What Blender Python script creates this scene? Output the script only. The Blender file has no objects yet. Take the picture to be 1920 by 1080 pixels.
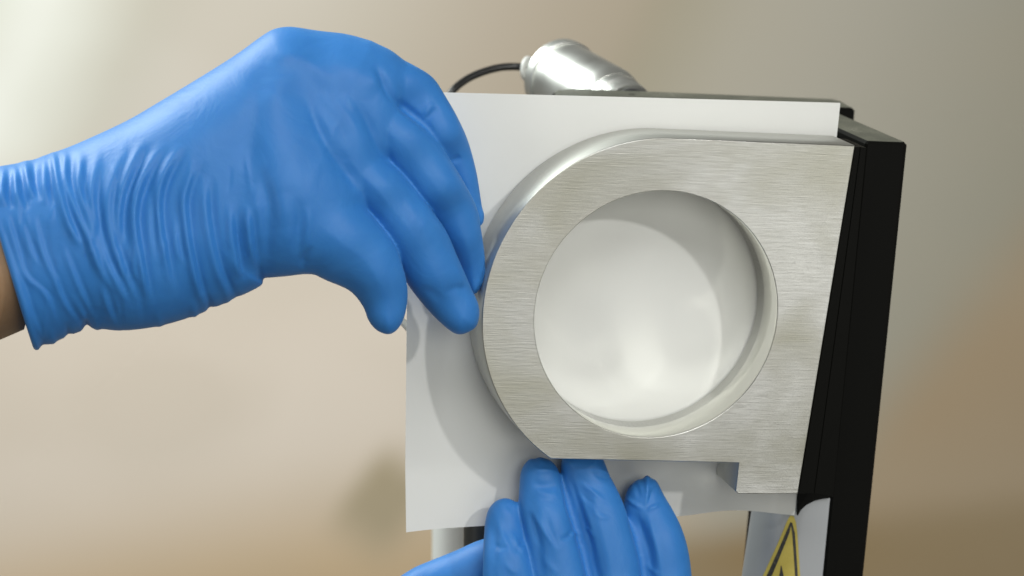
import bpy, math, random
import numpy as np
from mathutils import Vector, Matrix
from mathutils.geometry import tessellate_polygon

R = math.radians
random.seed(5)
sc = bpy.context.scene
col = sc.collection

# ------------------------------------------------------------------ camera
D0, LENS, ZC = 1.2, 98.175, 1.2
FPX = LENS / 36.0 * 1920.0          # focal length in photograph pixels
K = FPX / D0                        # pixels per metre at the ring
cd = bpy.data.cameras.new('camera')
cam = bpy.data.objects.new('camera', cd)
col.objects.link(cam)
cam.location = (0, 0, ZC)
cam.rotation_euler = (R(90), 0, 0)
cd.lens = LENS
cd.sensor_width = 36
cd.clip_start = 0.02
cd.clip_end = 60
cd.dof.use_dof = True
cd.dof.focus_distance = 1.192
cd.dof.aperture_fstop = 11.0
cd.dof.aperture_blades = 9
sc.camera = cam


def P(px, py, z=0.0):
    """A point of the place: seen at px, py and z pixels nearer than the ring."""
    Y = D0 - z / K
    return Vector(((px - 960) / FPX * Y, Y, ZC + (540 - py) / FPX * Y))


# machine frame: u right, v up in the ring's face, n out of it
C0 = P(1232, 591, 0)
n_ = Vector((0.232, -1, -0.212)).normalized()
u_ = Vector((1, 0.232 + 0.212 * 0.024, -0.024))
u_ = (u_ - n_ * u_.dot(n_)).normalized()
v_ = n_.cross(u_).normalized()
FR = Matrix(((u_.x, v_.x, n_.x, C0.x), (u_.y, v_.y, n_.y, C0.y), (u_.z, v_.z, n_.z, C0.z), (0, 0, 0, 1)))


def uv(px, py, w=0.0):
    """machine-frame u, v of the ray through px, py on the plane w metres off the face"""
    o = Vector((0, 0, ZC))
    d = P(px, py) - o
    t = ((C0 + n_ * w) - o).dot(n_) / d.dot(n_)
    q = o + d * t - C0
    return (q.dot(u_), q.dot(v_))


# ------------------------------------------------------------------ world and lamps
world = bpy.data.worlds.new('World')
sc.world = world
world.use_nodes = True
wb = world.node_tree.nodes['Background']
wb.inputs[0].default_value = (1.0, 0.985, 0.90, 1)
wb.inputs[1].default_value = 0.14


def lamp(name, loc, target, power, size, color, size_y=None, shape='DISK'):
    ld = bpy.data.lights.new(name, 'AREA')
    ld.energy = power
    ld.shape = shape
    ld.size = size
    if size_y:
        ld.size_y = size_y
    ld.color = color
    o = bpy.data.objects.new(name, ld)
    col.objects.link(o)
    o.location = loc
    o.rotation_euler = (Vector(target) - Vector(loc)).to_track_quat('-Z', 'Y').to_euler()
    return o


dirA = (u_ * 15.4 + v_ * 19.3 + n_ * 28.6).normalized()
lamp('spot_lamp', C0 + dirA * 1.35, C0, 4.9, 0.06, (1.0, 0.99, 0.96))
lamp('side_lamp', C0 + Vector((-0.95, -1.0, -0.12)), C0, 1.5, 0.25, (1.0, 0.99, 0.93))
lamp('top_softbox', (0.15, -0.3, 2.5), (0.0, 1.2, 1.2), 17.0, 1.1, (0.99, 1.0, 0.985), 0.8, 'RECTANGLE')
lamp('rear_panel', (-0.75, 1.45, 2.05), (-0.15, 1.15, 1.25), 16.0, 0.7, (0.93, 1.0, 0.97), 0.5, 'RECTANGLE')
lamp('front_fill', (0.55, -1.0, 1.35), C0, 9.2, 0.8, (1.0, 1.0, 0.92), 0.8, 'RECTANGLE')  # added fill beside the camera, no real source; lifts the shadows
lamp('low_fill', (1.35, -0.3, 0.4), C0, 4.0, 1.1, (1.0, 1.0, 0.95), 0.8, 'RECTANGLE')  # added unseen light for the steel to reflect, also fills the paper
lamp('room_lamp', (-1.2, 2.6, 2.7), (-0.3, 6.0, 1.15), 170.0, 0.9, (1.0, 0.99, 0.985))

sc.view_settings.view_transform = 'Standard'
sc.view_settings.look = 'None'
sc.view_settings.exposure = 0.0
sc.view_settings.gamma = 1.0
sc.view_settings.use_curve_mapping = False
sc.cycles.blur_glossy = 0.0
sc.cycles.sample_clamp_indirect = 20.0
sc.cycles.caustics_reflective = True
sc.cycles.max_bounces = 8
sc.cycles.glossy_bounces = 6

# ------------------------------------------------------------------ materials


def mat(name, color, rough=0.5, metal=0.0, spec=0.5):
    m = bpy.data.materials.new(name)
    m.use_nodes = True
    b = m.node_tree.nodes['Principled BSDF']
    b.inputs['Base Color'].default_value = (*color, 1)
    b.inputs['Roughness'].default_value = rough
    b.inputs['Metallic'].default_value = metal
    b.inputs['Specular IOR Level'].default_value = spec
    return m, m.node_tree, b


def nd(nt, typ, **kw):
    n = nt.nodes.new(typ)
    for k, v in kw.items():
        if hasattr(n, k):
            setattr(n, k, v)
        else:
            n.inputs[k].default_value = v
    return n


def noise(nt, vec, scale, detail=3, rough=0.5, dist=0.0):
    n = nd(nt, 'ShaderNodeTexNoise')
    n.inputs['Scale'].default_value = scale
    n.inputs['Detail'].default_value = detail
    n.inputs['Roughness'].default_value = rough
    n.inputs['Distortion'].default_value = dist
    nt.links.new(vec, n.inputs['Vector'])
    return n.outputs['Fac']


def mapped(nt, scale, loc=(0, 0, 0)):
    tc = nd(nt, 'ShaderNodeTexCoord')
    mp = nd(nt, 'ShaderNodeMapping')
    mp.inputs['Scale'].default_value = scale
    mp.inputs['Location'].default_value = loc
    nt.links.new(tc.outputs['Object'], mp.inputs['Vector'])
    return mp.outputs['Vector']


def ramp(nt, fac, stops):
    r = nd(nt, 'ShaderNodeValToRGB')
    e = r.color_ramp.elements
    while len(e) > 1:
        e.remove(e[0])
    e[0].position, e[0].color = stops[0][0], (*stops[0][1], 1)
    for p, c in stops[1:]:
        x = e.new(p)
        x.color = (*c, 1)
    nt.links.new(fac, r.inputs['Fac'])
    return r.outputs['Color']


def remap(nt, fac, a, b, lo, hi):
    m = nd(nt, 'ShaderNodeMapRange')
    nt.links.new(fac, m.inputs['Value'])
    for i, x in zip(('From Min', 'From Max', 'To Min', 'To Max'), (a, b, lo, hi)):
        m.inputs[i].default_value = x
    return m.outputs['Result']


def bump(nt, b, fac, strength, dist):
    n = nd(nt, 'ShaderNodeBump')
    n.inputs['Strength'].default_value = strength
    n.inputs['Distance'].default_value = dist
    nt.links.new(fac, n.inputs['Height'])
    nt.links.new(n.outputs['Normal'], b.inputs['Normal'])
    return n


def mixc(nt, fac, a, b, mode='MIX'):
    m = nd(nt, 'ShaderNodeMix')
    m.data_type = 'RGBA'
    m.blend_type = mode
    if isinstance(fac, float):
        m.inputs[0].default_value = fac
    else:
        nt.links.new(fac, m.inputs[0])
    for s, x in ((6, a), (7, b)):
        if isinstance(x, tuple):
            m.inputs[s].default_value = (*x, 1)
        else:
            nt.links.new(x, m.inputs[s])
    return m.outputs[2]


# brushed steel face: fine horizontal scratches, cloudy handling marks
M_steel, nt, b = mat('brushed_steel', (0.6, 0.6, 0.58), 0.36, 1.0)
fine = noise(nt, mapped(nt, (110, 3000, 60)), 1.0, 3, 0.65)
mid = noise(nt, mapped(nt, (70, 1300, 30), (3, 1, 2)), 1.0, 3, 0.6)
cloud = noise(nt, mapped(nt, (14, 20, 14), (0.3, 0.9, 0)), 1.0, 3, 0.55, 0.6)
c1 = ramp(nt, mid, [(0.25, (0.49, 0.487, 0.462)), (0.5, (0.58, 0.578, 0.555)), (0.78, (0.69, 0.69, 0.672))])
stain = remap(nt, cloud, 0.40, 0.64, 0.0, 0.9)
c2 = mixc(nt, stain, c1, (0.47, 0.46, 0.39))
nt.links.new(c2, b.inputs['Base Color'])
add = nd(nt, 'ShaderNodeMath', operation='ADD')
nt.links.new(fine, add.inputs[0])
nt.links.new(mid, add.inputs[1])
bump(nt, b, add.outputs[0], 0.55, 0.00012)
nt.links.new(remap(nt, cloud, 0.3, 0.7, 0.28, 0.50), b.inputs['Roughness'])
b.inputs['Anisotropic'].default_value = 0.3

M_bore, nt, b = mat('honed_steel', (0.72, 0.72, 0.67), 0.07, 1.0)
bump(nt, b, noise(nt, mapped(nt, (60, 60, 14)), 1.0, 3), 0.05, 0.0002)
M_steel_side, nt, b = mat('satin_steel', (0.60, 0.60, 0.565), 0.6, 1.0)
bump(nt, b, noise(nt, mapped(nt, (400, 400, 90)), 1.0, 3), 0.12, 0.0001)

M_black, nt, b = mat('black_anodised', (0.0035, 0.0035, 0.0028), 0.5, 0.0, 0.08)
f = noise(nt, mapped(nt, (900, 900, 900)), 1.0, 3, 0.7)
bump(nt, b, f, 0.12, 0.0001)
M_blacktop, nt, b = mat('dusty_black', (0.06, 0.06, 0.05), 0.5, 0.0, 0.5)
d1 = noise(nt, mapped(nt, (700, 700, 700)), 1.0, 4, 0.75)
d2 = noise(nt, mapped(nt, (60, 60, 60)), 1.0, 3, 0.6)
mm = nd(nt, 'ShaderNodeMath', operation='MULTIPLY')
nt.links.new(d1, mm.inputs[0])
nt.links.new(d2, mm.inputs[1])
nt.links.new(ramp(nt, mm.outputs[0], [(0.18, (0.085, 0.087, 0.068)), (0.33, (0.13, 0.13, 0.10)), (0.42, (0.30, 0.29, 0.24))]), b.inputs['Base Color'])

M_paper, nt, b = mat('white_paper', (0.735, 0.74, 0.72), 0.75, 0.0, 0.2)
bump(nt, b, noise(nt, mapped(nt, (30, 30, 30)), 1.0, 4, 0.6), 0.12, 0.002)

M_glove, nt, b = mat('blue_nitrile', (0.05, 0.20, 0.50), 0.5, 0.0, 0.36)
g1 = noise(nt, mapped(nt, (46, 46, 38)), 1.0, 4, 0.55, 1.4)
g2 = noise(nt, mapped(nt, (240, 240, 240)), 1.0, 3, 0.6, 0.4)
ga = nd(nt, 'ShaderNodeMath', operation='MULTIPLY_ADD')
nt.links.new(g2, ga.inputs[0])
ga.inputs[1].default_value = 0.14
nt.links.new(g1, ga.inputs[2])
bump(nt, b, ga.outputs[0], 0.16, 0.003)
nt.links.new(ramp(nt, g1, [(0.3, (0.030, 0.185, 0.53)), (0.7, (0.038, 0.207, 0.57))]), b.inputs['Base Color'])
b.inputs['Subsurface Weight'].default_value = 0.14
b.inputs['Subsurface Radius'].default_value = (0.002, 0.004, 0.008)
b.inputs['Subsurface Scale'].default_value = 1.0
b.inputs['Sheen Weight'].default_value = 0.1
b.inputs['Sheen Roughness'].default_value = 0.35
b.inputs['Sheen Tint'].default_value = (0.55, 0.9, 1.0, 1)

M_skin, nt, b = mat('skin', (0.46, 0.27, 0.17), 0.5, 0.0, 0.4)
s1 = noise(nt, mapped(nt, (20, 20, 20)), 1.0, 4, 0.6)
nt.links.new(ramp(nt, s1, [(0.3, (0.24, 0.15, 0.08)), (0.7, (0.36, 0.22, 0.125))]), b.inputs['Base Color'])
b.inputs['Subsurface Weight'].default_value = 0.15
b.inputs['Subsurface Radius'].default_value = (0.006, 0.003, 0.0015)
bump(nt, b, noise(nt, mapped(nt, (500, 500, 500)), 1.0, 2), 0.2, 0.0004)

M_alu, nt, b = mat('bright_aluminium', (0.84, 0.845, 0.81), 0.3, 1.0)
bump(nt, b, noise(nt, mapped(nt, (120, 120, 30)), 1.0, 3), 0.06, 0.0002)
nt.links.new(remap(nt, noise(nt, mapped(nt, (60, 60, 60)), 1.0, 3), 0.3, 0.7, 0.36, 0.45), b.inputs['Roughness'])
M_thread, nt, b = mat('dark_thread', (0.20, 0.21, 0.23), 0.28, 1.0)
M_cable, nt, b = mat('black_cable', (0.012, 0.012, 0.012), 0.28, 0.0, 0.6)
M_white, nt, b = mat('white_plastic', (0.82, 0.83, 0.80), 0.45, 0.0, 0.5)
M_postsilver, nt, b = mat('painted_silver', (0.40, 0.415, 0.435), 0.38, 0.35, 0.5)
pf = noise(nt, mapped(nt, (1500, 25, 1500)), 1.0, 3, 0.6)
bump(nt, b, pf, 0.3, 0.00012)
M_yellow, nt, b = mat('warning_yellow', (0.56, 0.44, 0.065), 0.45)
yf = noise(nt, mapped(nt, (120, 120, 120)), 1.0, 4, 0.6)
nt.links.new(ramp(nt, yf, [(0.3, (0.46, 0.37, 0.075)), (0.7, (0.54, 0.44, 0.10))]), b.inputs['Base Color'])
M_print, nt, b = mat('black_print', (0.028, 0.028, 0.03), 0.5)
pn = noise(nt, mapped(nt, (900, 900, 900)), 1.0, 4, 0.7)
nt.links.new(ramp(nt, pn, [(0.45, (0.026, 0.026, 0.028)), (0.72, (0.10, 0.09, 0.06))]), b.inputs['Base Color'])
M_dark, nt, b = mat('dark_stand', (0.03, 0.028, 0.024), 0.5)

# ------------------------------------------------------------------ mesh helpers


def link(name, verts, faces, m, parent=None, matrix=None, smooth=False, origin=None):
    """matrix: machine frame for local verts; origin: world verts stored relative to it"""
    me = bpy.data.meshes.new(name)
    if origin is not None:
        verts = [(v[0] - origin[0], v[1] - origin[1], v[2] - origin[2]) for v in verts]
    me.from_pydata([tuple(v) for v in verts], [], [tuple(f) for f in faces])
    mats = m if isinstance(m, (list, tuple)) else [m]
    for x in mats:
        me.materials.append(x)
    me.update()
    o = bpy.data.objects.new(name, me)
    col.objects.link(o)
    if parent is not None:
        o.parent = parent
    elif matrix is not None:
        o.matrix_world = matrix
    elif origin is not None:
        o.location = origin
    if smooth:
        me.polygons.foreach_set('use_smooth', [True] * len(me.polygons))
    return o


def recalc(o):
    import bmesh
    bm = bmesh.new()
    bm.from_mesh(o.data)
    bmesh.ops.recalc_face_normals(bm, faces=bm.faces)
    bm.to_mesh(o.data)
    bm.free()
    return o


def empty(name, loc=None, matrix=None):
    o = bpy.data.objects.new(name, None)
    o.empty_display_size = 0.03
    col.objects.link(o)
    if matrix is not None:
        o.matrix_world = matrix
    else:
        o.location = loc
    return o


def tag(o, label=None, cat=None, kind=None):
    if label:
        o['label'] = label
    if cat:
        o['category'] = cat
    if kind:
        o['kind'] = kind
    return o


def inset(loop, d):
    """offset a CCW loop inwards by d (negative: outwards)"""
    n = len(loop)
    out = []
    for i in range(n):
        p0, p1, p2 = Vector(loop[i - 1]), Vector(loop[i]), Vector(loop[(i + 1) % n])
        a = (p1 - p0).normalized()
        c = (p2 - p1).normalized()
        na, nc = Vector((-a.y, a.x)), Vector((-c.y, c.x))
        m = (na + nc)
        m = m / max(m.length_squared, 0.3) * 2 * 1.0
        out.append(tuple(p1 + m * d))
    return out


def slab(loops, w0, w1, bev):
    """verts, faces, sides of an extruded plate; loops[0] CCW outer, others CW holes; both caps bevelled"""
    V, F, S = [], [], []
    rings = []
    ar = sum(loops[0][i - 1][0] * loops[0][i][1] - loops[0][i][0] * loops[0][i - 1][1] for i in range(len(loops[0])))
    if ar < 0:
        loops = [loops[0][::-1]] + list(loops[1:])
    for lp in loops:
        rs = []
        for w, k in ((w0, bev), (w0 - bev, 0), (w1 + bev, 0), (w1, bev)):
            l2 = inset(lp, k) if k else lp
            st = len(V)
            V += [(p[0], p[1], w) for p in l2]
            rs.append((st, l2))
        n = len(lp)
        for r in range(3):
            a, c = rs[r][0], rs[r + 1][0]
            for i in range(n):
                j = (i + 1) % n
                F.append((a + i, c + i, c + j, a + j))
                S.append((1 if lp is loops[0] else 3) if r == 1 else 2)
        rings.append(rs)
    for e in (0, 3):
        polys = [[Vector((p[0], p[1], 0)) for p in rs[e][1]] for rs in rings]
        idx = []
        for rs in rings:
            idx += list(range(rs[e][0], rs[e][0] + len(rs[e][1])))
        for t in tessellate_polygon(polys):
            F.append(tuple(idx[k] for k in t))
            S.append(0)
    return V, F, S


def plate(name, loops, w0, w1, bev, m, parent=None, matrix=None, m_side=None, sm=False, m_hole=None):
    V, F, S = slab(loops, w0, w1, bev)
    o = link(name, V, F, [m, m_side or m, m_hole or m], parent, matrix)
    for p, s in zip(o.data.polygons, S):
        p.material_index = {1: 1, 3: 2}.get(s, 0)
        if sm and s:
            p.use_smooth = True
    recalc(o)
    return o


def tube(path, rad, seg=20, caps=True):
    """path: list of Vectors; rad: number or list"""
    n = len(path)
    rads = rad if isinstance(rad, (list, tuple)) else [rad] * n
    V, F = [], []
    up = None
    for i, p in enumerate(path):
        t = (path[min(i + 1, n - 1)] - path[max(i - 1, 0)]).normalized()
        if up is None:
            up = Vector((0, 0, 1)) if abs(t.z) < 0.9 else Vector((1, 0, 0))
        s = t.cross(up).normalized()
        up = s.cross(t).normalized()
        for k in range(seg):
            a = 2 * math.pi * k / seg
            V.append(p + (s * math.cos(a) + up * math.sin(a)) * rads[i])
    for i in range(n - 1):
        for k in range(seg):
            j = (k + 1) % seg
            F.append((i * seg + k, i * seg + j, (i + 1) * seg + j, (i + 1) * seg + k))
    if caps:
        F.append(tuple(range(seg))[::-1])
        F.append(tuple(range((n - 1) * seg, n * seg)))
    return V, F


def lathe(c, axis, prof, seg=64):
    """prof: (along, radius) pairs round axis from c"""
    axis = axis.normalized()
    s = axis.cross(Vector((0, 0, 1))).normalized()
    t = s.cross(axis).normalized()
    V, F = [], []
    for a, r in prof:
        for k in range(seg):
            g = 2 * math.pi * k / seg
            V.append(c + axis * a + (s * math.cos(g) + t * math.sin(g)) * r)
    for i in range(len(prof) - 1):
        for k in range(seg):
            j = (k + 1) % seg
            F.append((i * seg + k, i * seg + j, (i + 1) * seg + j, (i + 1) * seg + k))
    F.append(tuple(range(seg))[::-1])
    F.append(tuple(range((len(prof) - 1) * seg, len(prof) * seg)))
    return V, F


def smooth_by_angle(o, deg=35):
    me = o.data
    me.polygons.foreach_set('use_smooth', [True] * len(me.polygons))
    try:
        me.set_sharp_from_angle(angle=R(deg))
    except Exception:
        pass
    return o


# ------------------------------------------------------------------ steel ring clamp
TH = 0.0286                                   # thickness of the steel plate
rh = 0.0542                                  # hole radius
ro = rh + 97.5 / K
top_v = uv(1400, 265)[1]
bot_v = uv(1200, 862)[1]
tr, br = uv(1603, 273), uv(1496, 926)
n1, n2 = uv(1385, 868), uv(1379, 921)
ro = max(ro, top_v + 0.0002)
a0 = math.pi - math.asin(min(0.9999, -bot_v / ro)) * -1    # where the circle meets the lower edge
outer = [tr]
na = 96
for i in range(na + 1):
    a = math.pi / 2 + (a0 - math.pi / 2) * i / na
    outer.append((ro * math.cos(a), ro * math.sin(a)))
outer += [n1, n2, (n2[0] + 0.0014, n2[1] - 0.0012), br]
hole = [(rh * math.cos(a), rh * math.sin(a)) for a in [-2 * math.pi * k / 160 for k in range(160)]]
machine = empty('ring_clamp', matrix=FR)
tag(machine, 'brushed steel plate with a big round hole, clamped in front of the white paper', 'metal clamp')
plate('ring_plate', [outer, hole], 0, -TH, 0.00035, M_steel, machine, None, M_steel_side, True, M_bore)

# ------------------------------------------------------------------ paper
paper_w = -TH - 0.0014
NX, NY = 60, 60
tl, tr_, bl, br_ = (765, 172), (1576, 193), (757, 991), (1490, 969)
Vp = []
for j in range(NY + 1):
    for i in range(NX + 1):
        s, t = i / NX, j / NY
        x = (1 - t) * ((1 - s) * tl[0] + s * tr_[0]) + t * ((1 - s) * bl[0] + s * br_[0])
        y = (1 - t) * ((1 - s) * tl[1] + s * tr_[1]) + t * ((1 - s) * bl[1] + s * br_[1])
        y += 6 * math.sin(math.pi * s) * (t ** 6) * -1.0
        if t > 0.6:                                        # lower edge dips between the fingers and the post
            k = (t - 0.6) / 0.4
            y += -10 * k * k * math.exp(-((s - 0.86) / 0.12) ** 2)
        e = uv(x, y, paper_w)
        lift = 0.0
        lift += 0.006 * max(0, t - 0.86) / 0.14 * max(0, 1 - s * 1.6) * 1.2
        lift -= 0.005 * max(0, (t - 0.88) / 0.12) ** 2 * math.exp(-((s - 0.83) / 0.11) ** 2)
        lift -= 0.002 * max(0, (0.1 - t) / 0.1) ** 2 * (0.4 + 0.6 * math.sin(3 * s + 0.5))
        lift += 0.0045 * max(0, (0.12 - s) / 0.12) ** 2
        Vp.append((e[0], e[1], paper_w + lift * 0.5))
W1 = NX + 1
Fp = [(j * W1 + i, (j + 1) * W1 + i, (j + 1) * W1 + i + 1, j * W1 + i + 1) for j in range(NY) for i in range(NX)]
nb = len(Vp)
Vp += [(a, b_, c_ - 0.00015) for a, b_, c_ in Vp]
Fp += [tuple(k + nb for k in f)[::-1] for f in Fp]
edge = [i for i in range(W1)] + [j * W1 + NX for j in range(1, NY + 1)] + [NY * W1 + i for i in range(NX - 1, -1, -1)] + [j * W1 for j in range(NY - 1, 0, -1)]
eb = len(Vp)
Vp += [Vp[k] for k in edge] + [Vp[k + nb] for k in edge]
ne = len(edge)
Fp += [(eb + i, eb + (i + 1) % ne, eb + ne + (i + 1) % ne, eb + ne + i) for i in range(ne)]
paper = link('paper_sheet', Vp, Fp, M_paper, None, FR, True)
tag(paper, 'white sheet of paper held flat behind the steel ring plate', 'paper')

# ------------------------------------------------------------------ black housing
# seen from above: built as upright prisms in the machine frame
housing = empty('machine_housing', matrix=FR)
tag(housing, 'black metal machine housing behind the paper and along its right side', 'machine')


def prism_v(name, plan, v0, v1, bev, m, parent, m_top=None):
    """plan polygon in (u, w); extruded along v from v0 (top) down to v1; the top edge bevelled"""
    V, F, S = slab([plan], 0, -(v0 - v1), bev)
    V2 = [(x, v0 + z, y) for x, y, z in V]
    o = link(name, V2, F, [m, m_top or m], parent)
    recalc(o)
    for p in o.data.polygons:
        p.material_index = 1 if p.normal.y > 0.9 else 0
    return o


vt = uv(1660, 266, -0.0301)[1]
pu0, pu1 = uv(1620, 300, -0.0301)[0], uv(1704, 266, -0.0301)[0]
pb0, pb1 = uv(1544, 1080, -0.0301)[0], uv(1621, 1080, -0.0301)[0]
print('pillar u', pu0, pb0, pu1, pb1, 'vt', vt)
lowv = -0.22
# pillar: front face leans slightly as the photograph shows, so shape it with its own corners
wf, wb_ = -0.0301, -0.144
du0 = (pb0 - pu0) / (uv(1544, 1080, wf)[1] - uv(1620, 300, wf)[1])
du1 = (pb1 - pu1) / (uv(1621, 1080, wf)[1] - vt)


def sheared(name, plan, v0, v1, bev, m, parent, m_top=None, k0=0.0, k1=0.0, ua=0.0, ub=1.0):
    o = prism_v(name, plan, v0, v1, bev, m, parent, m_top)
    for v in o.data.vertices:
        f = min(1, max(0, (v.co.x - ua) / (ub - ua)))
        v.co.x += (v.co.y - v0) * (k0 * (1 - f) + k1 * f)
    return o


c = 0.0022
sheared('side_pillar', [(pu0, wf - 0.001), (pu0 + c * 0.5, wf), (pu1 - c, wf), (pu1, wf - c), (pu1, wb_ + c), (pu1 - c, wb_), (pu0 + 0.001, wb_), (pu0, wb_ + 0.001)],
        vt, lowv, 0.0013, M_black, housing, M_blacktop, du0, du1, pu0, pu1)
# inner clamp rails between the plate and the pillar
ra, rb = uv(1604, 276, -0.004), uv(1497, 926, -0.004)
rc, rd = uv(1614, 276, -0.004), uv(1527, 926, -0.004)
re_, rf = uv(1622, 276, -0.006), uv(1560, 931, -0.006)
plate('clamp_rail', [[rb, (rd[0] - 0.0002, rd[1]), (rc[0] - 0.0002, rc[1]), ra]], -0.004, -0.0294, 0.0002, M_black, housing)
plate('clamp_rail', [[rd, rf, re_, rc]], -0.0043, -0.0296, 0.0002, M_black, housing)
plate('shade_block', [[uv(*p_, -0.028) for p_ in ((1497, 968), (1503, 957), (1513, 948), (1528, 940), (1545, 936), (1558, 935), (1558, 926), (1497, 924))]], -0.0285, -0.0309, 0.0003, M_black, housing)  # black piece modelled in place of the shade under the rails
# rear body behind the sheet, with its rounded left end
bl_u = uv(1036, 185, -0.149)[0]
br_u = uv(1566, 187, -0.1765)[0]
vb = vt - 0.0002
plan = []
wF, wB = -0.145, -0.178
rr = 0.024
for k in range(13):
    a = math.pi + (math.pi / 2) * k / 12 * 1.0
    plan.append((bl_u + rr + rr * math.cos(a), wF - 0.0 + 0.0 + (wB - wF) * (0.5 + 0.5 * 0) - 0.0))
plan = []
for k in range(15):                          # rounded back-left corner, then front edge
    a = math.pi / 2 + (math.pi / 2) * k / 14
    plan.append((bl_u + rr * (1 + math.cos(a)), wB + 0.032 * (1 - math.sin(a))))
plan.append((br_u - 0.001, wF))
plan.append((br_u + 0.0015, wB + 0.008))
plan.append((br_u - 0.0005, wB))
prism_v('rear_body', plan, vb, uv(1300, 880, -0.149)[1], 0.0012, M_black, housing, M_blacktop)
# small screw on the top
sV, sF = lathe(Vector((uv(1183, 172, -0.165)[0], vb, -0.163)), Vector((0, 1, 0)), [(-0.001, 0.0016), (0.0001, 0.0016), (0.0002, 0.0012), (0.0001, 0.0006)], 16)
link('screw', sV, sF, M_dark, housing)

# ------------------------------------------------------------------ silver post with warning sticker
post = empty('silver_post', matrix=FR)
tag(post, 'silver metal post under the clamp carrying a yellow warning triangle', 'post')
pw = -0.0312
p0, p1 = uv(1436, 1000, pw)[0], uv(1560, 1000, pw)[0]
ptop = uv(1500, 915, pw)[1]
RC = 0.019                                   # radius of the rounded left edge
lean = -0.088 * 0 + 0.06


def post_prof(x):
    return pw - (RC - math.sqrt(max(0, RC * RC - (RC - x) ** 2)) if x < RC else 0.0)


plan = [(p0, pw - RC - 0.001)]
for k in range(17):
    a = math.pi / 2 * k / 16
    plan.append((p0 + RC * (1 - math.cos(a)), pw - RC * (1 - math.sin(a))))
plan += [(p1, pw), (p1, pw - RC - 0.001)]
o = prism_v('post_body', plan[::-1], ptop, lowv, 0.0006, M_postsilver, post)
smooth_by_angle(o, 40)
for v in o.data.vertices:
    v.co.x += (v.co.y - ptop) * lean


def post_w(u, v, off):
    return post_prof(max(0.0, u - (v - ptop) * lean - p0)) + off


def sticker(name, poly, off, m, parent):
    """flat print wrapped on the post: rows of quads between a left and a right outline"""
    V, F = [], []
    rows = 40
    cols = 10
    left, right = poly
    for j in range(rows + 1):
        t = j / rows
        def at(l):
            ys = [p[1] for p in l]
            y = ys[0] + (ys[-1] - ys[0]) * t
            for q in range(len(l) - 1):
                if l[q][1] <= y <= l[q + 1][1] + 1e-6:
                    k = (y - l[q][1]) / (l[q + 1][1] - l[q][1])
                    return l[q][0] + (l[q + 1][0] - l[q][0]) * k, y
            return l[-1]
        (xl, yl), (xr, yr) = at(left), at(right)
        for i in range(cols + 1):
            k = i / cols
            e = uv(xl + (xr - xl) * k, yl + (yr - yl) * k, pw)
            V.append((e[0], e[1], post_w(e[0], e[1], off)))
    for j in range(rows):
        for i in range(cols):
            a = j * (cols + 1) + i
            F.append((a, a + cols + 1, a + cols + 2, a + 1))
    return link(name, V, F, m, parent, None, True)


st = sticker('warning_sticker', ([(1483, 968), (1478, 978), (1470, 1000), (1441, 1078), (1406, 1172)], [(1489, 968), (1493, 980), (1495, 1000), (1500, 1078), (1506, 1172)]), 0.0002, M_yellow, post)
sticker('triangle_border', ([(1483, 980), (1478, 993), (1445, 1080), (1412, 1166)], [(1485, 980), (1481, 1000), (1452, 1080), (1421, 1166)]), 0.0004, M_print, st)
sticker('triangle_border', ([(1483, 981), (1486, 1000), (1490.5, 1080), (1494, 1166)], [(1486, 981), (1490.5, 1000), (1495.5, 1080), (1499.5, 1166)]), 0.0004, M_print, st)
sticker('triangle_border', ([(1415, 1152), (1412, 1164)], [(1497, 1152), (1498, 1164)]), 0.0006, M_print, st)
sticker('exclamation_mark', ([(1466, 1062), (1463, 1080), (1457, 1125)], [(1467, 1062), (1470, 1080), (1467, 1125)]), 0.0004, M_print, st)

# ------------------------------------------------------------------ sensor canister and cable
canister = empty('metal_canister', loc=P(1150, 190, -785))
tag(canister, 'small shiny aluminium canister sticking up behind the black machine', 'canister')
far_c, near_c = P(1052, 147, -965), P(1149, 200, -785)
ax = (far_c - near_c)
L = ax.length
kf = 1 / K * 1.165
o = link('canister_body', *lathe(near_c, ax, [(0.0, 0.0), (0.0, 64 * kf), (L * 0.05, 68 * kf), (L * 0.12, 70.5 * kf), (L * 0.90, 72 * kf), (L * 0.905, 69 * kf), (L * 0.92, 69 * kf),
         (L * 0.925, 74 * kf), (L * 0.935, 76 * kf), (L * 1.04, 76 * kf), (L * 1.06, 73 * kf), (L * 1.06, 0.0)], 96), M_alu, canister, None, False, None)
for ob in (o,):
    for v in ob.data.vertices:
        v.co -= canister.location
    smooth_by_angle(ob, 30)
prof = [(-L * 0.26, 48 * kf), (-L * 0.26, 56 * kf), (-L * 0.24, 58.5 * kf), (-L * 0.17, 60 * kf), (-L * 0.15, 58 * kf), (-L * 0.13, 58 * kf), (-L * 0.10, 62 * kf), (0.002, 64 * kf)]
o = link('collar', *lathe(near_c, ax, prof, 72), M_alu, canister)
for v in o.data.vertices:
    v.co -= canister.location
smooth_by_angle(o, 30)
prof = []
for k in range(9):
    prof += [(-L * (0.22 + 0.05 * k), 49 * kf), (-L * (0.245 + 0.05 * k), 45 * kf)]
o = link('threaded_neck', *lathe(near_c, ax, prof[::-1], 64), M_thread, canister)
for v in o.data.vertices:
    v.co -= canister.location
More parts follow.
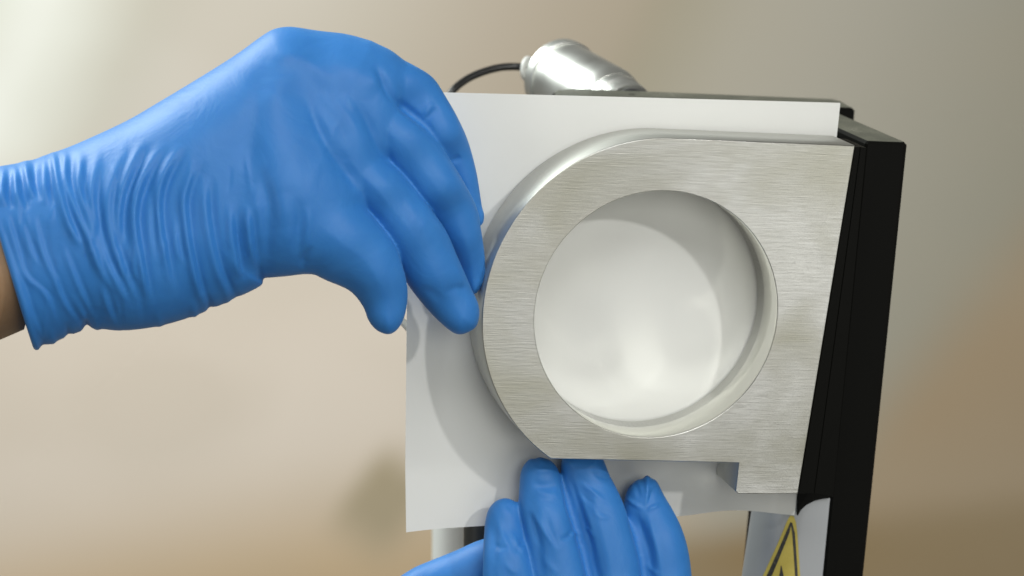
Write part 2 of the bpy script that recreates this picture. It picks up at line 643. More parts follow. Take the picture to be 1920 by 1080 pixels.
# white cable gland on the far cap
gl = P(990, 127, -960)
gd = (P(960, 124, -980) - gl).normalized()
V, F = lathe(P(1000, 130, -965), gd, [(0.0, 10 * kf), (6 * kf, 12 * kf), (7 * kf, 21 * kf), (10 * kf, 24 * kf), (15 * kf, 24 * kf), (17 * kf, 20 * kf), (17 * kf, 12 * kf), (24 * kf, 11 * kf), (25 * kf, 8 * kf)], 40)
V = [v for v in V]
o = link('cable_gland', V, F, M_white, canister)
for v in o.data.vertices:
    v.co -= canister.location
smooth_by_angle(o, 40)


def crom(pts, n=12, closed=False):
    out = []
    m = len(pts)
    rng = range(m if closed else m - 1)
    for i in rng:
        if closed:
            p = [np.array(pts[(i + k) % m], float) for k in (-1, 0, 1, 2)]
        else:
            p = [np.array(pts[min(max(i + k, 0), m - 1)], float) for k in (-1, 0, 1, 2)]
        for k in range(n):
            t = k / n
            out.append(0.5 * ((2 * p[1]) + (-p[0] + p[2]) * t + (2 * p[0] - 5 * p[1] + 4 * p[2] - p[3]) * t * t + (-p[0] + 3 * p[1] - 3 * p[2] + p[3]) * t ** 3))
    if not closed:
        out.append(np.array(pts[-1], float))
    return out


cp = [P(990, 127, -961), P(965, 125, -967), P(935, 127, -955), P(900, 137, -935), P(870, 152, -915), P(845, 175, -895), P(824, 215, -885), P(818, 300, -885), P(818, 420, -885), P(840, 560, -860), P(920, 640, -780), P(1060, 640, -690)]
cpath = [Vector(p) for p in crom([tuple(p) for p in cp], 10)]
V, F = tube(cpath, 7.2 * kf, 18)
cable = link('power_cable', V, F, M_cable, None, None, True, tuple(P(990, 127, -961)))
tag(cable, 'black round cable arching from the canister down behind the paper', 'cable')

# ------------------------------------------------------------------ gloved hands (implicit surface, meshed)


def poly_sdf(xs, ys, poly):
    """signed distance (inside positive) on the grid xs x ys"""
    X, Y = np.meshgrid(xs, ys, indexing='ij')
    best = np.full(X.shape, 1e9, np.float32)
    inside = np.zeros(X.shape, bool)
    m = len(poly)
    for i in range(m):
        x0, y0 = poly[i]
        x1, y1 = poly[(i + 1) % m]
        dx, dy = x1 - x0, y1 - y0
        l2 = dx * dx + dy * dy + 1e-9
        t = np.clip(((X - x0) * dx + (Y - y0) * dy) / l2, 0, 1)
        d = (X - x0 - t * dx) ** 2 + (Y - y0 - t * dy) ** 2
        np.minimum(best, d, out=best)
        if abs(dy) > 1e-9:
            cnd = ((y0 <= Y) & (Y < y1)) | ((y1 <= Y) & (Y < y0))
            inside ^= cnd & (X < x0 + (Y - y0) / dy * dx)
    d = np.sqrt(best)
    return np.where(inside, d, -d).astype(np.float32)


def field(xs, ys, ctrl, sg=62.0):
    X, Y = np.meshgrid(xs, ys, indexing='ij')
    W = np.zeros(X.shape)
    Z = np.zeros(X.shape)
    RR = np.zeros(X.shape)
    for (x, y, z, r) in ctrl:
        q2 = (X - x) ** 2 + (Y - y) ** 2
        w = np.exp(-q2 / (2 * sg * sg)) + 1e-4 / (1 + q2 / 40000.0)
        W += w
        Z += w * z
        RR += w * r
    return (Z / W).astype(np.float32), (RR / W).astype(np.float32)


def smin(a, b, k):
    h = np.maximum(k - np.abs(a - b), 0) / k
    return np.minimum(a, b) - h * h * k * 0.25


def surface_nets(F, xs, ys, zs):
    S = F < 0
    nx, ny, nz = F.shape
    cs = np.zeros((nx - 1, ny - 1, nz - 1), np.uint8)
    for dx in (0, 1):
        for dy in (0, 1):
            for dz in (0, 1):
                cs += S[dx:nx - 1 + dx, dy:ny - 1 + dy, dz:nz - 1 + dz]
    act = (cs > 0) & (cs < 8)
    I, J, Kk = np.nonzero(act)
    ids = np.full(act.shape, -1, np.int32)
    ids[I, J, Kk] = np.arange(len(I))
    pos = np.zeros((len(I), 3))
    cnt = np.zeros(len(I))
    cor = [(a, b_, c_) for a in (0, 1) for b_ in (0, 1) for c_ in (0, 1)]
    for p in cor:
        for axx in range(3):
            if p[axx]:
                continue
            q = list(p)
            q[axx] = 1
            fa = F[I + p[0], J + p[1], Kk + p[2]]
            fb = F[I + q[0], J + q[1], Kk + q[2]]
            m = (fa < 0) != (fb < 0)
            t = np.where(m, fa / np.where(m, fa - fb, 1), 0)
            for d in range(3):
                pos[:, d] += np.where(m, p[d] + (t if d == axx else 0), 0)
            cnt += m
    pos /= cnt[:, None]
    pos += np.stack([I, J, Kk], 1)
    quads = []
    for axx in range(3):
        sl0 = [slice(1, -1)] * 3
        sl1 = [slice(1, -1)] * 3
        sl0[axx] = slice(0, -1)
        sl1[axx] = slice(1, None)
        A, B = S[tuple(sl0)], S[tuple(sl1)]
        for flip in (False, True):
            m = (A & ~B) if not flip else (~A & B)
            idx = list(np.nonzero(m))
            for d in range(3):
                if d != axx:
                    idx[d] = idx[d] + 1
            b1, b2 = [(1, 2), (2, 0), (0, 1)][axx]
            def cell(o1, o2):
                c_ = [idx[0].copy(), idx[1].copy(), idx[2].copy()]
                c_[b1] -= o1
                c_[b2] -= o2
                return ids[c_[0], c_[1], c_[2]]
            q = [cell(1, 1), cell(0, 1), cell(0, 0), cell(1, 0)]
            if flip:
                q = q[::-1]
            quads.append(np.stack(q, 1))
    Q = np.concatenate(quads)
    Q = Q[(Q >= 0).all(1)]
    h = xs[1] - xs[0]
    Pp = np.stack([xs[0] + pos[:, 0] * h, ys[0] + pos[:, 1] * h, zs[0] + pos[:, 2] * h], 1)
    return Pp, Q


def laplace(Pp, Q, it, f=0.5):
    n = len(Pp)
    e = np.concatenate([Q[:, [0, 1]], Q[:, [1, 2]], Q[:, [2, 3]], Q[:, [3, 0]]])
    e = np.concatenate([e, e[:, ::-1]])
    deg = np.bincount(e[:, 0], minlength=n).astype(float)
    deg[deg == 0] = 1
    for _ in range(it):
        s = np.stack([np.bincount(e[:, 0], weights=Pp[e[:, 1], d], minlength=n) for d in range(3)], 1) / deg[:, None]
        Pp = Pp + (s - Pp) * f
    return Pp


def vnormals(Pp, Q):
    fn = np.cross(Pp[Q[:, 2]] - Pp[Q[:, 0]], Pp[Q[:, 3]] - Pp[Q[:, 1]])
    N = np.zeros_like(Pp)
    for k in range(4):
        for d in range(3):
            N[:, d] += np.bincount(Q[:, k], weights=fn[:, d], minlength=len(Pp))
    return N / (np.linalg.norm(N, axis=1, keepdims=True) + 1e-9)


def creases(Pp, N, lines):
    """soft ridges (+) and creases (-): (polyline, height, half width); they fade in and out along their length"""
    D = np.zeros(len(Pp))
    for pts, amp, sg in lines:
        c_ = np.array(crom(pts, 6))
        x, y = Pp[:, 0], Pp[:, 1]
        sel = (x > c_[:, 0].min() - 4 * sg) & (x < c_[:, 0].max() + 4 * sg) & (y > c_[:, 1].min() - 4 * sg) & (y < c_[:, 1].max() + 4 * sg)
        ii = np.nonzero(sel)[0]
        if len(ii) == 0:
            continue
        px, py = x[ii], y[ii]
        best = np.full(len(ii), 1e9)
        tt = np.zeros(len(ii))
        m = len(c_) - 1
        for k in range(m):
            d = c_[k + 1] - c_[k]
            t = np.clip(((px - c_[k][0]) * d[0] + (py - c_[k][1]) * d[1]) / (d @ d + 1e-9), 0, 1)
            q = (px - c_[k][0] - t * d[0]) ** 2 + (py - c_[k][1] - t * d[1]) ** 2
            u = q < best
            best = np.where(u, q, best)
            tt = np.where(u, (k + t) / m, tt)
        fade = np.clip(np.minimum(tt, 1 - tt) / (0.42 if abs(amp) < 5.5 or np.hypot(*(c_[-1] - c_[0])) < 150 else 0.28), 0, 1)
        fade = fade * fade * (3 - 2 * fade)
        D[ii] += amp * np.exp(-best / (2 * sg * sg)) * fade
    return Pp + N * D[:, None]


def to_world(Pp, origin):
    Y = D0 - Pp[:, 2] / K
    return np.stack([(Pp[:, 0] - 960) / FPX * Y - origin[0], Y - origin[1], ZC + (540 - Pp[:, 1]) / FPX * Y - origin[2]], 1)


def hand_mesh(name, comps, box, h, kfun, lines, parent, origin, m, clip=None, smooth_it=3):
    xs = np.arange(box[0], box[1], h, dtype=np.float32)
    ys = np.arange(box[2], box[3], h, dtype=np.float32)
    zs = np.arange(box[4], box[5], h, dtype=np.float32)
    F = None
    X, Y = np.meshgrid(xs, ys, indexing='ij')
    kk = kfun(X, Y).astype(np.float32)[:, :, None]
    for outline, ctrl, q in comps:
        poly = crom(outline, 6, True)
        d = poly_sdf(xs, ys, poly)
        zc, rr = field(xs, ys, ctrl, 75.0 if outline is comps[0][0] else 42.0)
        a = np.maximum(rr - d, 0)[:, :, None]
        g = np.sqrt(a * a + ((zs[None, None, :] - zc[:, :, None]) / q) ** 2) - rr[:, :, None]
        F = g if F is None else smin(F, g, kk)
    if clip is not None:                     # the cuff's opening
        F = -smin(-F, -(clip(X, Y).astype(np.float32)[:, :, None] + 0 * F), 7.0)
    Pp, Q = surface_nets(F, xs, ys, zs)
    Pp = laplace(Pp, Q, smooth_it)
    N = vnormals(Pp, Q)
    Pp = creases(Pp, N, lines)
    Pp = laplace(Pp, Q, 1, 0.4)
    Wd = to_world(Pp, origin)
    me = bpy.data.meshes.new(name)
    me.vertices.add(len(Wd))
    me.vertices.foreach_set('co', Wd.astype(np.float32).ravel())
    Q = Q[:, ::-1]
    me.loops.add(len(Q) * 4)
    me.loops.foreach_set('vertex_index', Q.astype(np.int32).ravel())
    me.polygons.add(len(Q))
    me.polygons.foreach_set('loop_start', np.arange(0, len(Q) * 4, 4, dtype=np.int32))
    me.polygons.foreach_set('loop_total', np.full(len(Q), 4, dtype=np.int32))
    me.update(calc_edges=True)
    me.polygons.foreach_set('use_smooth', np.ones(len(Q), bool))
    me.materials.append(m)
    me.validate()
    recalc_o = bpy.data.objects.new(name, me)
    col.objects.link(recalc_o)
    recalc_o.parent = parent
    recalc(recalc_o)
    print(name, len(Wd), len(Q))
    return recalc_o


# ---- upper hand, reaching in from the left
palm = [(-160, 352), (-60, 326), (0, 312), (60, 300), (120, 279), (170, 258), (240, 225), (300, 190), (370, 148), (440, 104), (490, 68), (515, 54), (545, 50), (580, 56),
        (620, 70), (680, 88), (730, 103), (756, 140), (756, 200), (742, 270), (715, 340), (685, 410), (645, 470), (588, 504), (500, 517), (490, 535), (440, 560),
        (370, 590), (300, 611), (230, 620), (180, 616), (150, 622), (115, 636), (85, 648), (66, 656), (20, 672), (-60, 702), (-160, 736)]
f1 = [(400, 330), (440, 260), (520, 205), (590, 215), (630, 280), (658, 334), (679, 380), (717, 427), (742, 462), (757, 505), (764, 540), (763, 572), (756, 600), (743, 620), (727, 627),
      (706, 619), (691, 601), (680, 574), (655, 545), (610, 525), (572, 507), (520, 495), (450, 450), (405, 400)]
f2 = [(540, 180), (590, 130), (650, 145), (688, 222), (715, 283), (751, 323), (786, 364), (833, 427), (859, 484), (886, 545), (897, 570), (899, 592), (893, 612), (878, 623), (858, 627),
      (836, 614), (802, 581), (767, 537), (730, 480), (680, 410), (610, 330), (550, 260)]
f3 = [(590, 120), (640, 95), (700, 130), (733, 179), (764, 208), (796, 234), (822, 268), (850, 308), (881, 361), (896, 396), (901, 424), (908, 470), (910, 500), (906, 525), (898, 545), (886, 552),
      (874, 535), (850, 480), (810, 420), (760, 360), (700, 290), (630, 220), (590, 170)]
f4 = [(590, 90), (640, 82), (700, 95), (740, 105), (790, 130), (815, 149), (835, 180), (858, 220), (878, 265), (893, 320), (901, 368), (904, 388), (908, 402), (906, 418), (896, 424),
      (882, 400), (850, 350), (800, 290), (740, 240), (670, 180), (610, 130)]
comps = [
    (palm, [(-50, 480, 230, 150), (150, 440, 225, 158), (350, 360, 215, 155), (500, 250, 205, 140), (600, 180, 190, 95), (700, 150, 178, 62), (700, 260, 190, 80), (600, 420, 210, 100), (480, 420, 215, 140)], 0.92),
    (f1, [(440, 350, 200, 100), (540, 370, 225, 110), (640, 430, 230, 92), (700, 500, 210, 68), (728, 590, 185, 40)], 0.95),
    (f2, [(570, 200, 190, 75), (650, 240, 212, 74), (700, 320, 203, 70), (760, 420, 175, 64), (810, 500, 140, 58), (860, 585, 100, 42)], 0.95),
    (f3, [(620, 150, 180, 60), (700, 190, 196, 62), (745, 250, 180, 60), (800, 330, 150, 56), (860, 440, 98, 46), (890, 520, 48, 26)], 0.95),
    (f4, [(630, 110, 150, 40), (720, 130, 168, 50), (820, 220, 138, 46), (880, 330, 92, 30), (900, 405, 58, 16)], 0.95),
]
c2 = lambda L_: [(x / 2.571, 280 + y / 2.571) for x, y in L_]
c3 = lambda L_: [(440 + x / 3.484, 30 + y / 3.484) for x, y in L_]
c4 = lambda L_: [(440 + x / 3.177, 320 + y / 3.177) for x, y in L_]
lines = []
for pts in [[(20, 70), (10, 200), (20, 280)], [(70, 70), (75, 190), (100, 290)], [(125, 40), (130, 150), (160, 240)], [(215, 10), (215, 150), (220, 280)],
            [(255, 0), (270, 140), (330, 350), (400, 480)], [(315, -10), (310, 120), (350, 260), (430, 450), (480, 600)],
            [(395, -10), (380, 180), (420, 330), (480, 560), (560, 700)], [(480, -20), (440, 200), (450, 330), (490, 500), (560, 640), (620, 760)],
            [(620, -40), (540, 160), (520, 300), (540, 430), (600, 600), (660, 760)], [(700, -60), (590, 170), (560, 330), (575, 480)],
            [(800, -40), (690, 130), (645, 300), (665, 480), (690, 620), (720, 740)], [(880, -30), (790, 120), (760, 260), (780, 450), (830, 700)],
            [(960, 30), (890, 200), (890, 330), (915, 500), (960, 680), (1020, 780)], [(985, 110), (985, 280), (1015, 470), (1060, 620), (1120, 730)],
            [(1110, 240), (1115, 400), (1140, 560), (1170, 620)], [(1185, 250), (1195, 400), (1220, 590)]]:
    lines.append((c2(pts), 8.0 + random.uniform(-2, 2), 6.6))
    off = random.uniform(11, 16)
    lines.append(([(x + off, y + 6) for x, y in c2(pts)], -5.8, 5.4))
for pts in [[(50, 400), (110, 590), (220, 700), (280, 880)], [(10, 390), (90, 620), (150, 800), (210, 930)], [(200, 450), (300, 720), (390, 850)], [(290, 440), (370, 640), (450, 830)],
            [(160, 300), (200, 480), (260, 640)], [(100, 320), (140, 470), (180, 560)], [(30, 300), (60, 420), (130, 640)], [(640, 380), (640, 560), (660, 640)], [(840, 300), (850, 460), (880, 560)],
            [(720, 200), (720, 380), (740, 540)], [(480, 620), (520, 760), (560, 860)], [(360, 700), (400, 800), (440, 850)]]:
    lines.append((c2(pts), 3.4, 4.6))
    lines.append(([(x + 9, y + 2) for x, y in c2(pts)], -2.6, 4.2))
# dips where folds reach the lower outline
for x, y, a in [(165, 622, -9), (183, 618, 3), (395, 585, -4), (130, 634, -4), (100, 645, 3), (82, 652, -3), (365, 592, 3), (300, 612, 2), (490, 525, -4)]:
    lines.append(([(x - 6, y - 34), (x - 2, y - 14), (x, y), (x + 3, y + 12)], a, 4.5))
lines.append(([(-12, 395), (4, 440), (22, 498), (46, 580), (72, 662), (84, 700)], 4.5, 3.6))
# back of the hand
lines += [([(530, 118), (515, 220), (520, 320), (540, 430)], 12, 34), ([(500, 118), (480, 220), (462, 330)], -6, 16), ([(500, 120), (545, 106), (600, 135), (640, 180)], 5, 13),
          ([(600, 170), (660, 240), (690, 320)], 4, 16), ([(610, 110), (680, 140), (715, 170)], 5, 18)]
lines += [(c3([(550, 490), (640, 620), (720, 780)]), 1.6, 6), (c3([(620, 500), (740, 660), (820, 790)]), 1.5, 6), (c3([(700, 500), (800, 640)]), 1.2, 5), (c3([(590, 560), (680, 700), (760, 860)]), -1.5, 5),
          ([(565, 165), (600, 242), (635, 305), (656, 330), (672, 362)], -6, 8), ([(622, 235), (641, 288), (662, 345)], -3, 8), ([(665, 180), (690, 232), (715, 283), (742, 312)], -5, 7), ([(585, 190), (620, 250), (650, 300)], 3, 9),
          ([(700, 118), (712, 140), (733, 179), (764, 208), (796, 234), (822, 268)], -7, 6), (c3([(1240, 700), (1290, 640), (1340, 600)]), -3.5, 5), (c3([(1290, 560), (1240, 660)]), 2.5, 5),
          (c3([(1420, 960), (1480, 910)]), -3, 4.5)]
# folds at the heel of the palm and on the fingers
lines += [(c4([(380, 150), (392, 330), (375, 590)]), -5, 8), (c4([(440, 200), (430, 360), (415, 540)]), 4, 7), (c4([(150, -40), (205, 200), (190, 400), (185, 620)]), -6, 9), (c4([(110, 60), (130, 300), (140, 560)]), 5, 9),
          (c4([(290, 120), (300, 300), (290, 500)]), 3, 10), (c4([(470, 440), (420, 520), (400, 590)]), -4, 5),
          (c4([(1010, 160), (1070, 260), (1060, 370)]), 1.4, 7), (c4([(1100, 180), (1130, 300), (1080, 380)]), 1.2, 6), (c4([(1300, 560), (1340, 640), (1350, 700)]), 2.5, 5),
          (c4([(1240, 740), (1330, 700), (1420, 740)]), -2.2, 6), (c4([(1490, 560), (1480, 640), (1430, 720)]), 2, 3.5), (c4([(1090, 700), (1180, 730), (1240, 800)]), -2, 6)]
random.seed(11)
for k in range(26):                           # small random creases over the wrist
    x = random.uniform(20, 470)
    y = 300 + random.uniform(0, 280) - x * 0.12
    ln = random.uniform(60, 120)
    s = random.uniform(-0.25, 0.35)
    lines.append(([(x, y), (x + s * ln * 0.4, y + ln * 0.5), (x + s * ln, y + ln)], random.choice([1.5, -1.6]), random.uniform(2.8, 4.2)))

up_org = tuple(P(60, 480, 220))
hand_up = empty('gloved_hand', loc=up_org)
tag(hand_up, 'bare forearm and blue gloved hand reaching in from the left, fingertips at the ring edge', 'hand')
hand_mesh('glove', comps, (-75, 930, 30, 680, -5, 410), 2.6, lambda X, Y: np.clip(46 - 0.55 * ((X - 630) * 0.92 + (Y - 290) * 0.39), 4, 58), lines, hand_up, up_org, M_glove,
          lambda X, Y: -0.956 * X + 0.293 * (Y - 447))


def loft(name, secs, m, parent, origin, seg=56):
    V, F = [], []
    for (x, y, z, ry, rz, ang) in secs:
        for k in range(seg):
            a = 2 * math.pi * k / seg
            c_, s_ = math.cos(a), math.sin(a)
            px = x - math.sin(ang) * c_ * ry
            py = y + math.cos(ang) * c_ * ry
            V.append(P(px, py, z + s_ * rz))
    n = len(secs)
    for i in range(n - 1):
        for k in range(seg):
            j = (k + 1) % seg
            F.append((i * seg + k, i * seg + j, (i + 1) * seg + j, (i + 1) * seg + k))
    F.append(tuple(range(seg))[::-1])
    F.append(tuple(range((n - 1) * seg, n * seg)))
    V = [(v[0] - origin[0], v[1] - origin[1], v[2] - origin[2]) for v in V]
    o = link(name, V, F, m, parent, None, True)
    recalc(o)
    return o


loft('forearm', [(-900, 880, 220, 215, 190, 0.38), (-600, 760, 220, 205, 180, 0.38), (-300, 640, 220, 185, 165, 0.38), (-100, 548, 220, 163, 142, 0.36), (20, 498, 224, 158, 134, 0.3), (80, 482, 226, 140, 116, 0.25)], M_skin, hand_up, up_org)

# ---- lower hand, fingers up over the sheet
g1 = [(906, 1300), (905, 1200), (905, 1080), (907, 1010), (912, 966), (925, 943), (945, 934), (964, 939), (977, 953), (985, 1000), (997, 1060), (1010, 1130), (1015, 1300)]
g2 = [(974, 905), (978, 880), (990, 863), (1003, 858), (1013, 855), (1024, 859), (1038, 868), (1050, 888), (1062, 930), (1080, 1000), (1095, 1050), (1106, 1120), (1110, 1300), (993, 1300), (993, 1100), (983, 1000), (973, 950)]
g3 = [(1051, 880), (1056, 858), (1072, 851), (1090, 849), (1112, 850), (1128, 856), (1143, 890), (1163, 930), (1182, 980), (1197, 1030), (1206, 1090), (1212, 1300), (1093, 1300), (1093, 1100), (1073, 1000), (1054, 930)]
g4 = [(1170, 938), (1178, 915), (1192, 901), (1205, 897), (1213, 891), (1221, 896), (1232, 903), (1246, 930), (1262, 957), (1278, 990), (1290, 1030), (1297, 1080), (1300, 1140), (1302, 1300), (1197, 1300), (1192, 1100), (1178, 1010), (1168, 965)]
gp = [(730, 1098), (770, 1068), (800, 1054), (850, 1034), (905, 1011), (960, 1005), (1010, 1090), (1030, 1200), (1010, 1330), (860, 1330), (760, 1220), (715, 1140)]
gb = [(880, 1180), (960, 1150), (1100, 1140), (1240, 1150), (1310, 1180), (1320, 1300), (1300, 1420), (1250, 1520), (900, 1520), (830, 1400), (850, 1260)]
comps2 = [
    (gb, [(1100, 1250, -70, 85), (1080, 1450, -30, 110)], 0.85),
    (gp, [(760, 1110, -150, 60), (900, 1080, -145, 62), (980, 1250, -100, 80)], 0.9),
    (g4, [(1210, 930, -122, 40), (1238, 1030, -104, 52), (1250, 1200, -84, 56)], 0.9),
    (g3, [(1096, 880, -86, 40), (1122, 1000, -74, 54), (1150, 1200, -66, 58)], 0.9),
    (g2, [(1013, 890, -70, 38), (1035, 1000, -44, 50), (1055, 1200, -40, 56)], 0.9),
    (g1, [(945, 965, -66, 36), (950, 1060, -30, 44), (960, 1200, -40, 52)], 0.9),
]
comps2 = [(o_, [(x, y, z - 24, r_) for x, y, z, r_ in c_], q_) for o_, c_, q_ in comps2]
c6 = lambda L_: [(720 + x / 3.2, 820 + y / 3.2) for x, y in L_]
ll = [
    ([(1068, 870), (1082, 940), (1102, 1020), (1122, 1110), (1128, 1180)], -8, 10), ([(1188, 955), (1200, 1000), (1214, 1060), (1222, 1140)], -7, 9), ([(992, 900), (1000, 980), (1012, 1060), (1020, 1140)], -5, 8), ([(1098, 880), (1118, 960), (1142, 1050), (1150, 1130)], 3.5, 8), ([(930, 960), (925, 1040), (925, 1130)], -2.5, 7),
    # fourth finger: pinched tip, spine line
    (c6([(1570, 430), (1580, 330), (1578, 215)]), 3.4, 2.6), (c6([(1570, 440), (1500, 400), (1440, 350)]), 3.2, 2.8), (c6([(1570, 440), (1620, 420), (1660, 400)]), 3.0, 2.8),
    (c6([(1570, 440), (1610, 330), (1650, 290)]), -2.6, 3), (c6([(1540, 380), (1520, 310), (1500, 260)]), -2.4, 3.4), (c6([(1580, 440), (1610, 560), (1650, 720), (1680, 880)]), 3.4, 4.5),
    (c6([(1500, 430), (1545, 560), (1590, 700), (1600, 860)]), -5.5, 8), (c6([(1555, 740), (1600, 800), (1680, 830)]), 2.5, 3.5),
    # third finger
    (c6([(1120, 180), (1150, 270), (1200, 420), (1260, 600), (1290, 840)]), 3.0, 5), (c6([(1110, 300), (1150, 460), (1210, 620), (1240, 840)]), -4.0, 8),
    (c6([(1160, 260), (1240, 320), (1330, 390)]), 3.2, 3.4), (c6([(1150, 300), (1220, 370), (1300, 430)]), -2.4, 3.6), (c6([(1240, 190), (1300, 230), (1370, 260)]), -2.6, 4.5),
    (c6([(1180, 540), (1220, 560), (1260, 610)]), 2.8, 3.4), (c6([(1250, 440), (1300, 480), (1360, 480)]), 1.6, 3.5),
    (c6([(1180, 180), (1260, 175), (1340, 200)]), 2.2, 4.5),
    # second finger
    (c6([(880, 170), (940, 200), (1020, 190)]), 2.8, 4), (c6([(880, 270), (960, 290), (1060, 280)]), -3.0, 5), (c6([(900, 320), (980, 345), (1060, 330)]), 2.4, 4.5),
    (c6([(1030, 180), (1080, 300), (1110, 420), (1130, 530)]), -2.8, 4), (c6([(870, 400), (920, 500), (1000, 620), (1050, 700)]), 3.0, 4), (c6([(850, 420), (900, 560), (960, 700)]), -3.0, 5),
    (c6([(1140, 540), (1100, 600), (1050, 610)]), -2.6, 3.6), (c6([(1120, 590), (1170, 570)]), 2.4, 3.4), (c6([(960, 420), (1000, 560), (1040, 680)]), -2.4, 5), (c6([(940, 700), (1000, 780), (1060, 830)]), 2, 5),
    (c6([(880, 140), (930, 110), (990, 130)]), -2, 4),
    # first finger
    (c6([(670, 440), (700, 560), (740, 650), (780, 750)]), 2.2, 4), (c6([(650, 620), (700, 660), (760, 640)]), -2.4, 4), (c6([(760, 560), (800, 640), (860, 700)]), 2.4, 3.6),
    (c6([(790, 700), (820, 640), (860, 580)]), -2.4, 4), (c6([(640, 500), (660, 620), (660, 780)]), -1.8, 5), (c6([(720, 740), (770, 800), (830, 820)]), 2.2, 4), (c6([(700, 400), (760, 420), (800, 480)]), -1.6, 5),
]
lo_org = tuple(P(1080, 1450, -40))
hand_lo = empty('gloved_hand', loc=lo_org)
tag(hand_lo, 'blue gloved hand at the bottom pressing four fingers against the paper', 'hand')
hand_mesh('glove', comps2, (700, 1335, 825, 1535, -265, 90), 2.1, lambda X, Y: np.clip(7 + (Y - 1100) * 0.3, 7, 40), ll, hand_lo, lo_org, M_glove, None, 4)
loft('forearm', [(1080, 1470, -40, 150, 80, -1.57), (1080, 1560, -40, 158, 100, -1.57), (1070, 1800, -40, 175, 130, -1.57), (1060, 2300, -40, 210, 180, -1.57)], M_skin, hand_lo, lo_org)

# ------------------------------------------------------------------ stand pieces seen round the sheet
def cyl_between(name, a, b_, r, m, seg=32):
    V, F = tube([a, a.lerp(b_, 0.5), b_] if isinstance(a, Vector) else [*a, b_], r, seg)
    o = link(name, V, F, m, None, None, True, tuple(b_))
    smooth_by_angle(o, 50)
    return o


o = cyl_between('white_rod', P(844, 400, -1500), P(838, 1500, -1500), 0.0090, M_white)
tag(o, 'thick white rod hanging below the lower left corner of the paper', 'rod')
o = cyl_between('dark_bar', P(900, 700, -360), P(900, 1300, -360), 0.0075, M_dark)
tag(o, 'dark bar beside the white rod under the paper', 'bar')
o = cyl_between('white_lever', [P(742, 590, -420), P(785, 634, -428), P(850, 690, -450)], P(1060, 720, -690), 0.0018, M_white, 20)
tag(o, 'thin white lever poking out left of the paper under a fingertip', 'lever')

# ------------------------------------------------------------------ far background


def backdrop(name, pts, Y, m, depth=0.05):
    V = []
    for yy in (Y, Y + depth):
        for px, py in pts:
            V.append(((px - 960) / FPX * Y, yy, ZC + (540 - py) / FPX * Y))
    n = len(pts)
    F = [tuple(range(n)), tuple(range(n, 2 * n))[::-1]] + [(i, (i + 1) % n, (i + 1) % n + n, i + n) for i in range(n)]
    o = link(name, V, F, m, None, None)
    recalc(o)
    return o


def lin(r_, g_, b_, k=1.0):
    return tuple(k * e_ * ((c_ / 255 + 0.055) / 1.055) ** 2.4 for c_, e_ in ((r_, 0.98), (g_, 0.99), (b_, 1.04)))


WG = 0.82
M_wall, nt, b = mat('wall_tones_and_light', (0.42, 0.39, 0.32), 0.85, 0.0, 0.1)  # background tones, with the left-to-right fall of light put into the colour
tcw = nd(nt, 'ShaderNodeTexCoord')
sx = nd(nt, 'ShaderNodeSeparateXYZ')
nt.links.new(tcw.outputs['Object'], sx.inputs[0])
SC = 5236.0 / 6.0                            # scale of the wall's colour field, in steps of 1.1 mm


def axis_coord(ax_, az_, c_):
    """ax_ * X + az_ * Z + c_ on the wall"""
    m1 = nd(nt, 'ShaderNodeMath', operation='MULTIPLY')
    nt.links.new(sx.outputs['X'], m1.inputs[0])
    m1.inputs[1].default_value = ax_ * SC
    m2 = nd(nt, 'ShaderNodeMath', operation='MULTIPLY_ADD')
    nt.links.new(sx.outputs['Z'], m2.inputs[0])
    m2.inputs[1].default_value = az_ * SC
    nt.links.new(m1.outputs[0], m2.inputs[2])
    m3 = nd(nt, 'ShaderNodeMath', operation='ADD')
    nt.links.new(m2.outputs[0], m3.inputs[0])
    m3.inputs[1].default_value = c_
    return m3.outputs[0]


def soft(fac, a, b2, lo=0.0, hi=1.0):
    m = nd(nt, 'ShaderNodeMapRange')
    m.interpolation_type = 'SMOOTHERSTEP'
    nt.links.new(fac, m.inputs['Value'])
    for i_, x_ in zip(('From Min', 'From Max', 'To Min', 'To Max'), (a, b2, lo, hi)):
        m.inputs[i_].default_value = x_
    return m.outputs['Result']


def mul(a, b2):
    m = nd(nt, 'ShaderNodeMath', operation='MULTIPLY')
    nt.links.new(a, m.inputs[0])
    nt.links.new(b2, m.inputs[1])
    return m.outputs[0]


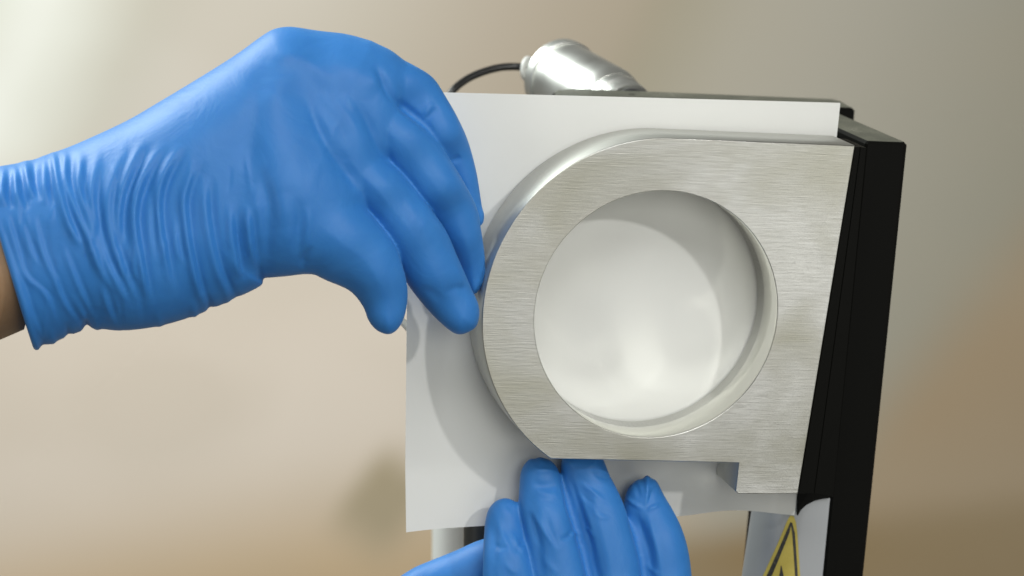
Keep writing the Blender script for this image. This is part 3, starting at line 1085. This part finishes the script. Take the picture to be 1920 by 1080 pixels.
# x' = X*SC + 960, y' = 540 - (Z - 1.2)*SC
yk = 540 + 1.2 * SC
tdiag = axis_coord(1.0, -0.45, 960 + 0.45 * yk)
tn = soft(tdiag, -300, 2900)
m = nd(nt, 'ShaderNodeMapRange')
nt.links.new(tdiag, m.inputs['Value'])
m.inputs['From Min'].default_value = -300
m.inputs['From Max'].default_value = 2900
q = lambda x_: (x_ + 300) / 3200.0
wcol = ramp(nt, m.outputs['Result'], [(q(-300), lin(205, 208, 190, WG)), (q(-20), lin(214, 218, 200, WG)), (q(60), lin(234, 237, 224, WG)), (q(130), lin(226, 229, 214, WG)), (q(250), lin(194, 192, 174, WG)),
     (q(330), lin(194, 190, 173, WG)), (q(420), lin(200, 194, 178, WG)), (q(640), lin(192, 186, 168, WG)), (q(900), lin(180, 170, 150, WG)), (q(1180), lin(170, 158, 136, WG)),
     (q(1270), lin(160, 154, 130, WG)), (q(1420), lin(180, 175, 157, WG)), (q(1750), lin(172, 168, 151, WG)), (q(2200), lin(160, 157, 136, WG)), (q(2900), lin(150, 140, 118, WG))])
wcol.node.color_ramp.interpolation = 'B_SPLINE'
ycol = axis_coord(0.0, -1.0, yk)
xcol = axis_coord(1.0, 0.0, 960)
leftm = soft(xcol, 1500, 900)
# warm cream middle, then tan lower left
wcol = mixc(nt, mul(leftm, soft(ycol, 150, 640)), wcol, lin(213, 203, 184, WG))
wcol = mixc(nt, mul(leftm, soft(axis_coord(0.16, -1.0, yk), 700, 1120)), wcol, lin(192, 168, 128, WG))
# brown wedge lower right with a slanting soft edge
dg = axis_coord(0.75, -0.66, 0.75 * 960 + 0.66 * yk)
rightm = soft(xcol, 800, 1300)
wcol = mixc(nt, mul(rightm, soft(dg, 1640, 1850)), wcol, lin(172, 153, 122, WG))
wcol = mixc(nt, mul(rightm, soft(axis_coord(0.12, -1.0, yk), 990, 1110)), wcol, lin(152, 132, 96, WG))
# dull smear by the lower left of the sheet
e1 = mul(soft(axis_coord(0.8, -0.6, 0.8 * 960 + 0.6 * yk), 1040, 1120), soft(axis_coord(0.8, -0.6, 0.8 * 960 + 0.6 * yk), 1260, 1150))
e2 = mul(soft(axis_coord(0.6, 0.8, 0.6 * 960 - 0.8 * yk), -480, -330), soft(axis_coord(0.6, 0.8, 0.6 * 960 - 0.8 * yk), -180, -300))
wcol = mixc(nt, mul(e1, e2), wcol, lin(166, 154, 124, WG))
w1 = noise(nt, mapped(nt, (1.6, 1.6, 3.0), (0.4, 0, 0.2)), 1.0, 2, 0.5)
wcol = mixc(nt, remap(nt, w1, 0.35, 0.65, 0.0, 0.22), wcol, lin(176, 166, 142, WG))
nt.links.new(wcol, b.inputs['Base Color'])

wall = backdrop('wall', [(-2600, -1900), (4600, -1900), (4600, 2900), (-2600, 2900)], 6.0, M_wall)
tag(wall, kind='structure')
